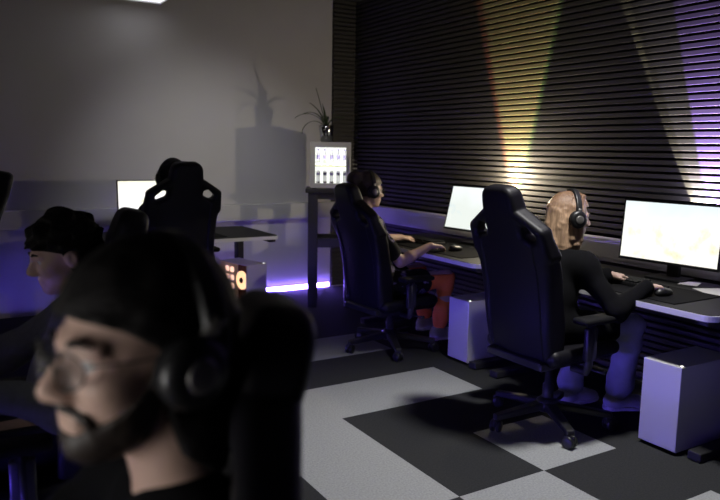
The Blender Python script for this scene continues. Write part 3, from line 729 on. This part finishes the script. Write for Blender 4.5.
def build_person(name, label, loc, rz, S, h=.006):
    """S : joint positions; returns the body mesh object"""
    w = S['w']
    for kk in list(S):
        if isinstance(S[kk], (tuple, list)) and len(S[kk]) == 3 and all(isinstance(v, (int, float)) for v in S[kk]): S[kk] = np.array(S[kk], float)
    F = S['F']; hs = S.get('hand', .95)
    for sg in 'lr':
        S['el_'+sg] = ik(S['sh_'+sg], S['wr_'+sg], S.get('ua', .285), S.get('fa', .255), S['pole_'+sg])
        S['kn_'+sg] = S['kn_'+sg] if 'kn_'+sg in S else ik(S['hip_'+sg], S['an_'+sg], .44, .43, (1, 0, .6))
    allp = np.array([v for k, v in S.items() if isinstance(v, np.ndarray) and not k.startswith(('pole', 'hd', 'toe'))])
    lo = allp.min(0)-.24; hi = allp.max(0)+.24; hi[2] = max(hi[2], F.o[2]+.24); lo[2] = -.01
    for sg in 'lr':
        e = S['wr_'+sg]+unit(S['hd_'+sg])*.24; lo = np.minimum(lo, e-.03); hi = np.maximum(hi, e+.03)
    g = Grid(lo, hi, h)
    torso(g, S)
    for sg in 'lr':
        g.cap(S['sh_'+sg], S['el_'+sg], .050*w, .040*w, .04); g.cap(S['el_'+sg], S['wr_'+sg]*.3+S['el_'+sg]*.7, .041*w, .042*w, .02); g.cap(S['wr_'+sg]*.3+S['el_'+sg]*.7, S['wr_'+sg], .042*w, .026, .02)
        hand(g, S['wr_'+sg], S['hd_'+sg], S.get('pn_'+sg, (0, 0, -1)), (0, 1, 0) if sg == 'r' else (0, -1, 0), S.get('curl_'+sg, .35), hs)
        g.cap(S['hip_'+sg], S['kn_'+sg], .085*w, .058*w, .05); g.cap(S['kn_'+sg], S['kn_'+sg]*.62+S['an_'+sg]*.38, .057*w, .056*w, .03); g.cap(S['kn_'+sg]*.62+S['an_'+sg]*.38, S['an_'+sg], .056*w, .038, .03)
        a = S['an_'+sg]; t = unit(S['toe_'+sg]); g.cap(a+(0, 0, -.035)-t*.02, a+t*.14+(0, 0, -.052), .036, .028, .03)
    nb = F.p(-.022, 0, -.055); g.cap(S['neck']+(0, 0, -.03), nb, .058*S.get('nw', 1), .055*S.get('nw', 1), .03)
    cranium(g, F); face(g, F)
    body = g.obj(name, S['skin']); body.location = loc; body.rotation_euler = (0, 0, rz)
    tag(body, label, 'person')
    # eyes
    for sg in (-1, 1):
        bm = bmesh.new(); bmesh.ops.create_uvsphere(bm, u_segments=16, v_segments=10, radius=.0122*F.s)
        c = V(F.p(.0775, sg*.032, .004)); R = Matrix(F.R.tolist())
        for v in bm.verts: v.co = R @ v.co + c
        e = finish('eye', bm, M['eyewhite'], body, True)
        bm = bmesh.new(); bmesh.ops.create_uvsphere(bm, u_segments=12, v_segments=8, radius=.0062*F.s)
        c = V(F.p(.0843, sg*.032, .003))
        for v in bm.verts: v.co = R @ V((v.co.x*.9, v.co.y, v.co.z)) + c
        finish('iris', bm, M['iris'], e, True)
    # shirt
    g = Grid(lo, hi, h*1.15); o = .016
    torso(g, S, o)
    sl = S.get('sleeve', 1.)
    for sg in 'lr':
        if sl > .5:
            g.cap(S['sh_'+sg], S['el_'+sg], .060*w+.006, .062*w, .04); we = S['el_'+sg]*.06+S['wr_'+sg]*.94
            g.cap(S['el_'+sg], we, .061*w, .042, .03)
        else:
            g.cap(S['sh_'+sg], S['sh_'+sg]*.30+S['el_'+sg]*.70, .062*w+.004, .066*w, .04)
    X, Y, Z = g.full()
    fold = .0045*np.sin(23*Z+9*X+5*np.sin(11*Y)) + .003*np.sin(41*X-17*Z+13*Y)
    g.D = g.D + fold.astype(np.float32)
    nk = S['neck']; up = unit(F.p(-.022, 0, -.055)-nk); cz = (X-nk[0])*up[0]+(Y-nk[1])*up[1]+(Z-nk[2])*up[2]
    rad = np.sqrt((X-nk[0])**2+(Y-nk[1])**2)
    g.D = np.maximum(g.D, np.minimum(cz-S.get('collar', .035), .1) - np.clip((rad-.075)*.9, 0, .08)).astype(np.float32)
    hem = S['pelvis'][2]-.075
    if 'skirt' in S:
        hem = S['pelvis'][2]-.16
        for sg in 'lr':
            a_ = S['hip_'+sg]; b_ = a_*(1-S['skirt'])+S['kn_'+sg]*S['skirt']
            g.cap(a_, b_, .112*w, (.112-.028*S['skirt'])*w+.004, .05)
    g.D = np.maximum(g.D, (hem-Z)+0*X+0*Y).astype(np.float32)
    sh = g.obj('shirt', S['top'], body)
    # trousers
    tw = S.get('trw', 1.)
    g = Grid(lo, hi, h*1.15)
    P = S['pelvis']; g.ell(P, (.137, .186*w, .115), 0)
    for sg in 'lr':
        k_, a_ = S['kn_'+sg], S['an_'+sg]
        g.cap(S['hip_'+sg], k_, .098*w, .070*w*tw, .05); g.cap(k_, a_*.9+k_*.1, .069*w*tw, .056*tw**1.6, .03)
    X, Y, Z = g.full()
    g.D = (g.D + .004*np.sin(26*Z+19*X+4*np.sin(13*Y)) + .003*np.sin(47*Z-21*Y)).astype(np.float32)
    g.D = np.maximum(g.D, (Z-(P[2]+.05))+0*X+0*Y).astype(np.float32)
    tr = g.obj('trousers', S['legs'], body)
    for sg in 'lr':
        a = S['an_'+sg]; t = unit(S['toe_'+sg]); side = np.array((-t[1], t[0], 0))
        base = np.array((a[0], a[1], a[2]-.085))
        Rm = np.array([t, side, (0, 0, 1)]).T
        lo2 = np.minimum(base-t*.1, base+t*.24)-.08; hi2 = np.maximum(base-t*.1, base+t*.24)+.1
        g = Grid(lo2, hi2, .005)
        g.cap(base-t*.035+(0, 0, .045), base+t*.10+(0, 0, .042), .044, .040, .0); g.ell(base+t*.14+(0, 0, .032), (.075, .046, .034), .04, Rm)
        g.cap(base-t*.015+(0, 0, .05), base-t*.012+(0, 0, .105), .046, .044, .03)
        X, Y, Z = g.full(); g.D = np.maximum(g.D, (base[2]+.018-Z)+0*X+0*Y).astype(np.float32)
        shoe = g.obj('shoe', S.get('shoe', M['shoe']), body)
        g = Grid(lo2, hi2, .005)
        g.cap(base-t*.035+(0, 0, .012), base+t*.06+(0, 0, .012), .047, .047, 0); g.ell(base+t*.125+(0, 0, .012), (.10, .050, .04), .02, Rm)
        X, Y, Z = g.full(); g.D = np.maximum(g.D, np.abs(Z-(base[2]+.0125))-.0125+0*X+0*Y).astype(np.float32)
        g.obj('sole', S.get('sole', M['sole']), shoe)
    return body
def hair_cap(F, body, m, line, t=.018, front=.058, curl=0., h=.0045, extra=None, name='hair', back=-.075):
    c = F.o; g = Grid(c-.24*F.s, c+.24*F.s, h)
    cranium(g, F, .03)
    if extra: extra(g)
    X, Y, Z = g.full(); x, y, z = F.loc(X, Y, Z)
    n = t*F.s + curl*(np.sin(62*x+3*np.sin(40*y))*np.sin(57*y+2*np.sin(50*z))*np.sin(60*z+1.3))
    hl = np.interp(x, [-.06, -.02, .015, .02, .06, .10], [back, back*.8, -.02, .02, front-.012, front])
    D = np.maximum(g.D-n, np.minimum((hl-z)*.75, .1))
    hl = hl + (curl*.7)*np.sin(95*y+40*x)
    ear = .030 - np.sqrt((x+.004)**2+(z+.008)**2)
    D = np.maximum(D, np.where(np.abs(y) > .055, ear, -.1))
    g.D = D.astype(np.float32)
    return g.obj(name, m, body)
def beard(F, body, m):
    c = F.o; g = Grid(c-.2*F.s, c+.2*F.s, .004); cranium(g, F, .03)
    for sg in (-1, 1): g.ell(F.p(.064, sg*.040, -.022), np.array((.026, .022, .022))*F.s, .025, F.R)
    X, Y, Z = g.full(); x, y, z = F.loc(X, Y, Z)
    top = np.interp(x, [0, .018, .03, .06, .085, .11], [.02, .02, -.025, -.055, -.074, -.088])
    D = np.maximum(g.D-.005, (z-top)*.8); D = np.maximum(D, (.002-x)*.9)
    g.D = D.astype(np.float32)
    g.cap(F.p(.099, 0, -.047), F.p(.086, .030, -.060), .0075, .006, .006); g.cap(F.p(.099, 0, -.047), F.p(.086, -.030, -.060), .0075, .006, .006)
    g.cap(F.p(.086, .030, -.060), F.p(.075, .034, -.083), .006, .007, .006); g.cap(F.p(.086, -.030, -.060), F.p(.075, -.034, -.083), .006, .007, .006)
    return g.obj('beard', m, body)
def brows(F, body, m):
    bm = bmesh.new()
    for sg in (-1, 1): tube(bm, [F.p(.0985, sg*.014, .025), F.p(.098, sg*.030, .031), F.p(.086, sg*.048, .027)], [.004, .0045, .002], 8)
    finish('eyebrows', bm, m, body, True)
def headset(label, F, loc, rz, lift=.030, mic=True, wid=.094, back=0.):
    t = thing('headset', label, 'headset', loc, rz, None)
    s = F.s
    def P(a, r, x=0): return F.p(x, r*math.cos(a)*wid/.094, .012+(r+lift*max(0, math.sin(a)))*math.sin(a))
    bm = bmesh.new(); n = 22; rings = []
    for i in range(n+1):
        a = PI*i/n
        c0 = [V(P(a, .100, -.022+back)), V(P(a, .100, .014+back)), V(P(a, .112, .010+back)), V(P(a, .112, -.018+back))]
        rings.append([bm.verts.new(v) for v in c0])
    for a, b in zip(rings, rings[1:]):
        for k in range(4): bm.faces.new((a[k], a[(k+1) % 4], b[(k+1) % 4], b[k]))
    bm.faces.new(rings[0]); bm.faces.new(rings[-1][::-1])
    hb = finish('headband', bm, M['blackplastic'], t)
    bv = hb.modifiers.new('bevel', 'BEVEL'); bv.width = .003; bv.segments = 2
    Rf = Matrix(F.R.tolist())
    for sg in (-1, 1):
        bm = bmesh.new(); Rc = Rf @ rot(-sg*PI/2)
        q = wid-.094
        lathe(bm, [(.022, .0), (.042, .002), (.046, .012), (.044, .020)], 24, F.p(-.004, sg*(.078+q), -.004), Rc)
        cu = finish('ear_cushion', bm, M['blackmatte'], t, True)
        bm = bmesh.new(); lathe(bm, [(.045, .020), (.047, .026), (.043, .038), (.030, .043), (.012, .044)], 24, F.p(-.004, sg*(.078+q), -.004), Rc)
        ec = finish('ear_cup', bm, M['blackplastic'], t, True)
        bm = bmesh.new(); lathe(bm, [(.020, .0435), (.022, .0455), (.018, .047)], 20, F.p(-.004, sg*(.078+q), -.004), Rc); finish('cup_disc', bm, M['metalgrey'], ec, True)
        bm = bmesh.new(); tube(bm, [F.p(-.004+back*.5, sg*(.098+q), .03), F.p(-.004+back, sg*(.106+q), .055)], [.011, .009], 8); finish('yoke', bm, M['metalgrey'], t, True)
    if mic:
        bm = bmesh.new(); tube(bm, [F.p(.02, .098, -.03), F.p(.06, .088, -.065), F.p(.098, .052, -.085), F.p(.108, .035, -.082)], [.0035, .003, .003, .007], 8); finish('microphone', bm, M['blackmatte'], t, True)
    return t
M['metalgrey'] = mat('grey_metal_part', (.22, .21, .20), .35, metal=.5)
def glasses(label, F, loc, rz):
    t = thing('eyeglasses', label, 'glasses', loc, rz)
    bm = bmesh.new(); Rf = Matrix(F.R.tolist())
    for sg in (-1, 1):
        pts = [F.p(.113-.012*abs(math.cos(a))*(1 if math.cos(a)*sg > 0 else .1), sg*.033+.026*math.cos(a), .001+.021*math.sin(a)) for a in [2*PI*k/20 for k in range(21)]]
        tube(bm, pts, .0016, 6, False)
        tube(bm, [F.p(.103, sg*.060, .010), F.p(.05, sg*.079, .012), F.p(-.01, sg*.083, .016), F.p(-.025, sg*.082, -.004)], .0014, 6)
    tube(bm, [F.p(.113, -.008, .006), F.p(.116, 0, .009), F.p(.113, .008, .006)], .002, 6)
    finish('frame', bm, M['blackplastic'], t, True)
    for sg in (-1, 1):
        bm = bmesh.new(); ps = []
        vs = [bm.verts.new(F.p(.113-.012*abs(math.cos(a))*(1 if math.cos(a)*sg > 0 else .1), sg*.033+.025*math.cos(a), .001+.020*math.sin(a))) for a in [2*PI*k/20 for k in range(20)]]
        f = bm.faces.new(vs); r = bmesh.ops.extrude_face_region(bm, geom=[f])
        for v in r['geom']:
            if isinstance(v, bmesh.types.BMVert): v.co += Rf @ V((.0012, 0, 0))
        finish('lens', bm, M['lens'], t)
    return t
def base_spec(x=0., y=0., z=1.20, w=1., seat=.47, lean=0.):
    """head centre at (x, y, z); joints worked out below it"""
    nk = np.array((x-.055, y, z-.19)); P = np.array((-.10+lean, y*.5, seat+.105)); C = P*.36+nk*.64+np.array((-.01, 0, -.03))
    return dict(w=w, pelvis=P, chest=C, neck=nk, sh_l=nk+(.0, .185*w, -.065), sh_r=nk+(.0, -.185*w, -.065),
                hip_l=P+(.03, .09, -.02), hip_r=P+(.03, -.09, -.02))

# nearest man : glasses, moustache and beard, seen in profile at lower left
loc, rz = (-1.685, -2.27, 0), PI
F1 = Frame((-.075, -.02, 1.185), .27, -.04, 0, 1.07)
S = base_spec(-.075, -.02, 1.18, 1.0, .46); S.update(F=F1, nw=1.08, skin=M['skin'], top=M['black_cloth'], legs=M['dark_cloth'], shoe=M['shoe_dark'],
    wr_l=(.36, .20, .775), wr_r=(.36, -.24, .775), hd_l=(1, -.3, -.06), hd_r=(1, .1, -.06), pole_l=(-.3, .6, -1), pole_r=(-.3, -.6, -1),
    an_l=(.42, .14, .10), an_r=(.40, -.16, .10), toe_l=(1, .15, 0), toe_r=(1, -.15, 0), collar=.105)
b1 = build_person('person', 'nearest man with glasses, moustache and short beard in a black top', loc, rz, S, .0055)
hair_cap(F1, b1, M['hair_black'], None, .017, .056, .003, back=-.15, extra=lambda g: g.cap(F1.p(-.05, 0, -.03), F1.p(-.055, 0, -.13), .062, .064, .03))
beard(F1, b1, M['hair_brown']); brows(F1, b1, M['hair_black'])
headset('black headset with grey discs worn by the nearest man', F1, loc, rz, .024, False, .098, -.03)
glasses('thin dark glasses on the nearest man', F1, loc, rz)

# second man in the left row : curly hair, grey top, leaning over his desk
loc, rz = (-1.60, -.72, 0), PI
F2 = Frame((-.130, -.05, 1.088), .05, .22, 0)
S = base_spec(-.13, -.05, 1.088, .98, .42); S.update(F=F2, skin=M['skin'], top=M['grey_cloth'], legs=M['dark_cloth'], shoe=M['shoe_dark'],
    wr_l=(.18, .30, .772), wr_r=(.30, -.18, .775), hd_l=(1, -.25, -.05), hd_r=(1, .2, -.05), pole_l=(-.5, .8, -.7), pole_r=(-.3, -.6, -1),
    an_l=(.42, .14, .10), an_r=(.40, -.16, .10), toe_l=(1, .15, 0), toe_r=(1, -.15, 0), sleeve=1.)
b2 = build_person('person', 'man with curly dark hair and grey top looking down at his desk', loc, rz, S, .0065)
hair_cap(F2, b2, M['hair_black'], None, .022, .050, .015, back=-.10); brows(F2, b2, M['hair_black'])

# person in the chair by the back wall
loc, rz = (-.42, 1.90, 0), PI/2
F3 = Frame((-.02, -.075, 1.225), -.1, .05, 0)
S = base_spec(-.02, -.06, 1.225, 1.0, .50); S.update(F=F3, skin=M['skin'], top=M['black_cloth'], legs=M['dark_cloth'], shoe=M['shoe_dark'],
    wr_l=(.42, .12, .775), wr_r=(.40, -.32, .775), hd_l=(1, -.1, -.05), hd_r=(1, .1, -.05), pole_l=(-.3, .6, -1), pole_r=(-.5, -1.2, -.6), sleeve=.4,
    an_l=(.45, .14, .10), an_r=(.43, -.16, .10), toe_l=(1, .15, 0), toe_r=(1, -.15, 0))
b3 = build_person('person', 'person with headset mostly hidden behind the chair by the back wall', loc, rz, S, .007)
hair_cap(F3, b3, M['hair_black'], None, .018, .056, .004)
headset('black headset above the chair by the back wall', F3, loc, rz, .026, False)

# man at the right-hand desks : hair bun, glasses, black shirt, orange trousers
loc, rz = (.99, 1.02, 0), 0
F4 = Frame((-.165, .075, 1.165), -.10, .06, 0)
S = base_spec(-.165, .075, 1.165, .94, .40); S.update(F=F4, skin=M['skin'], top=M['shirt_pattern'] if 'shirt_pattern' in M else M['black_cloth'], legs=M['orange_cloth'], shoe=M['shoe'],
    wr_r=(.20, -.195, .778), wr_l=(.30, .32, .775), hd_r=(1, -.05, -.08), hd_l=(1, .12, -.08), pole_r=(-.25, -.25, -1), pole_l=(-.3, .8, -1), sleeve=.4, curl_r=.5, skirt=.55, ua=.30, fa=.27,
    kn_r=(.40, -.13, .52), an_r=(.42, -.05, .115), kn_l=(.40, .22, .52), an_l=(.50, .24, .115), toe_l=(1, .1, 0), toe_r=(1, -.1, 0))
b4 = build_person('person', 'man with hair bun, black printed shirt and orange trousers using a mouse', loc, rz, S, .006)
def bun(g): g.ell(F4.p(-.105, .0, .075), (.050, .050, .046), .01)
hair_cap(F4, b4, M['hair_bun'], None, .012, .060, .002, extra=bun); brows(F4, b4, M['hair_brown'])
headset('black headset worn by the man with the hair bun', F4, loc, rz, .022, False, .092)
glasses('dark glasses on the man with the hair bun', F4, loc, rz)

# blonde woman
loc, rz = (.94, -.59, 0), 0
F5 = Frame((.125, .035, 1.115), -.40, .10, 0, .97)
S = base_spec(.125, .035, 1.115, .86, .47, .02); S.update(F=F5, nw=.85, hand=.88, skin=M['skin_w'], top=M['black_cloth'], legs=M['jeans'], shoe=M['shoe'], ua=.27, fa=.24,
    wr_r=(.335, -.315, .780), wr_l=(.42, -.01, .785), hd_r=(1, -.25, -.10), hd_l=(1, -.15, -.10), pole_r=(-.4, -.7, -1), pole_l=(-.3, .8, -1), curl_r=.45, bust=1.04, skirt=.66,
    kn_r=(.45, -.150, .515), an_r=(.48, -.075, .10), kn_l=(.38, .12, .51), an_l=(.30, .12, .10), toe_r=(1, -.5, 0), toe_l=(1, -.1, 0), trw=1.18)
b5 = build_person('person', 'woman with long blonde hair, black top and pale wide trousers', loc, rz, S, .006)
def long_hair(F, body, m):
    c = F.o; g = Grid(c+np.array((-.24, -.2, -.40)), c+np.array((.2, .2, .2)), .005)
    g.ell(F.p(-.014, 0, .038), (.111, .090, .101), 0, F.R)
    rnd = np.random.RandomState(3)
    for i in range(34):
        a = math.radians(64+232*(i/33.))       # around the back, from one temple to the other
        rr = .015+.004*(i % 3); zt = .03+.03*rnd.randn()*.6
        top = F.p(-.014+.095*math.cos(a), .078*math.sin(a), zt); od = np.array((math.cos(a), math.sin(a)*.8, 0))
        cr = F.p(.02, .006*np.sign(math.sin(a)+1e-6), .136); sh_ = (cr+top)/2 + od*.024 + np.array((0, 0, .022))
        g.cap(cr, sh_, .006, .012, .006); g.cap(sh_, top, .012, rr, .006)
        L = .27 + .05*rnd.rand() - .08*abs(math.sin(a))**2
        pts = [top]
        for f, ox in ((.35, .006), (.7, .010), (1., .004)):
            pts.append(top + od*(ox+.004*rnd.randn()) + np.array((-.018*f+.004*rnd.randn(), .004*rnd.randn(), -L*(f+.03*rnd.randn()))))
        for (p0, p1, r0, r1) in ((pts[0], pts[1], rr, rr), (pts[1], pts[2], rr, rr*.9), (pts[2], pts[3], rr*.9, .004)): g.cap(p0, p1, r0, r1, .006)
    X, Y, Z = g.full(); x, y, z = F.loc(X, Y, Z)
    facecut = np.maximum(np.maximum((x-.058)*-1, z-.065), np.abs(y)-.075)      # opening for the face
    g.D = np.maximum(g.D, -facecut).astype(np.float32)
    return g.obj('hair', m, body)
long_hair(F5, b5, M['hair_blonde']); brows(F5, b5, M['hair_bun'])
headset('black headset over the long hair of the blonde woman', F5, loc, rz, .034, True, .108)

# ------------------------------------------------------------------ world and camera
w = bpy.data.worlds.new('World'); SC.world = w; w.use_nodes = True
w.node_tree.nodes['Background'].inputs[0].default_value = (.6, .6, .8, 1); w.node_tree.nodes['Background'].inputs[1].default_value = .004
cd = bpy.data.cameras.new('camera'); co = bpy.data.objects.new('camera', cd); COL.objects.link(co)
cd.lens = 35.0; cd.sensor_width = 36; cd.clip_start = .05
yaw, pitch, roll = .5485, .1417, .0164
fwd = V((math.sin(yaw)*math.cos(pitch), math.cos(yaw)*math.cos(pitch), -math.sin(pitch)))
r0 = V((math.cos(yaw), -math.sin(yaw), 0)); u0 = r0.cross(fwd)
r2 = r0*math.cos(roll)+u0*math.sin(roll); u2 = -r0*math.sin(roll)+u0*math.cos(roll)
mw = Matrix((r2, u2, -fwd)).transposed().to_4x4(); mw.translation = V((-1.8321, -3.156, 1.4496)); co.matrix_world = mw
cd.dof.use_dof = True; cd.dof.focus_distance = 3.5; cd.dof.aperture_fstop = 2.6
SC.camera = co
SC.view_settings.view_transform = 'Standard'; SC.view_settings.look = 'None'; SC.view_settings.gamma = 1; SC.view_settings.exposure = 0
SC.view_settings.use_curve_mapping = False
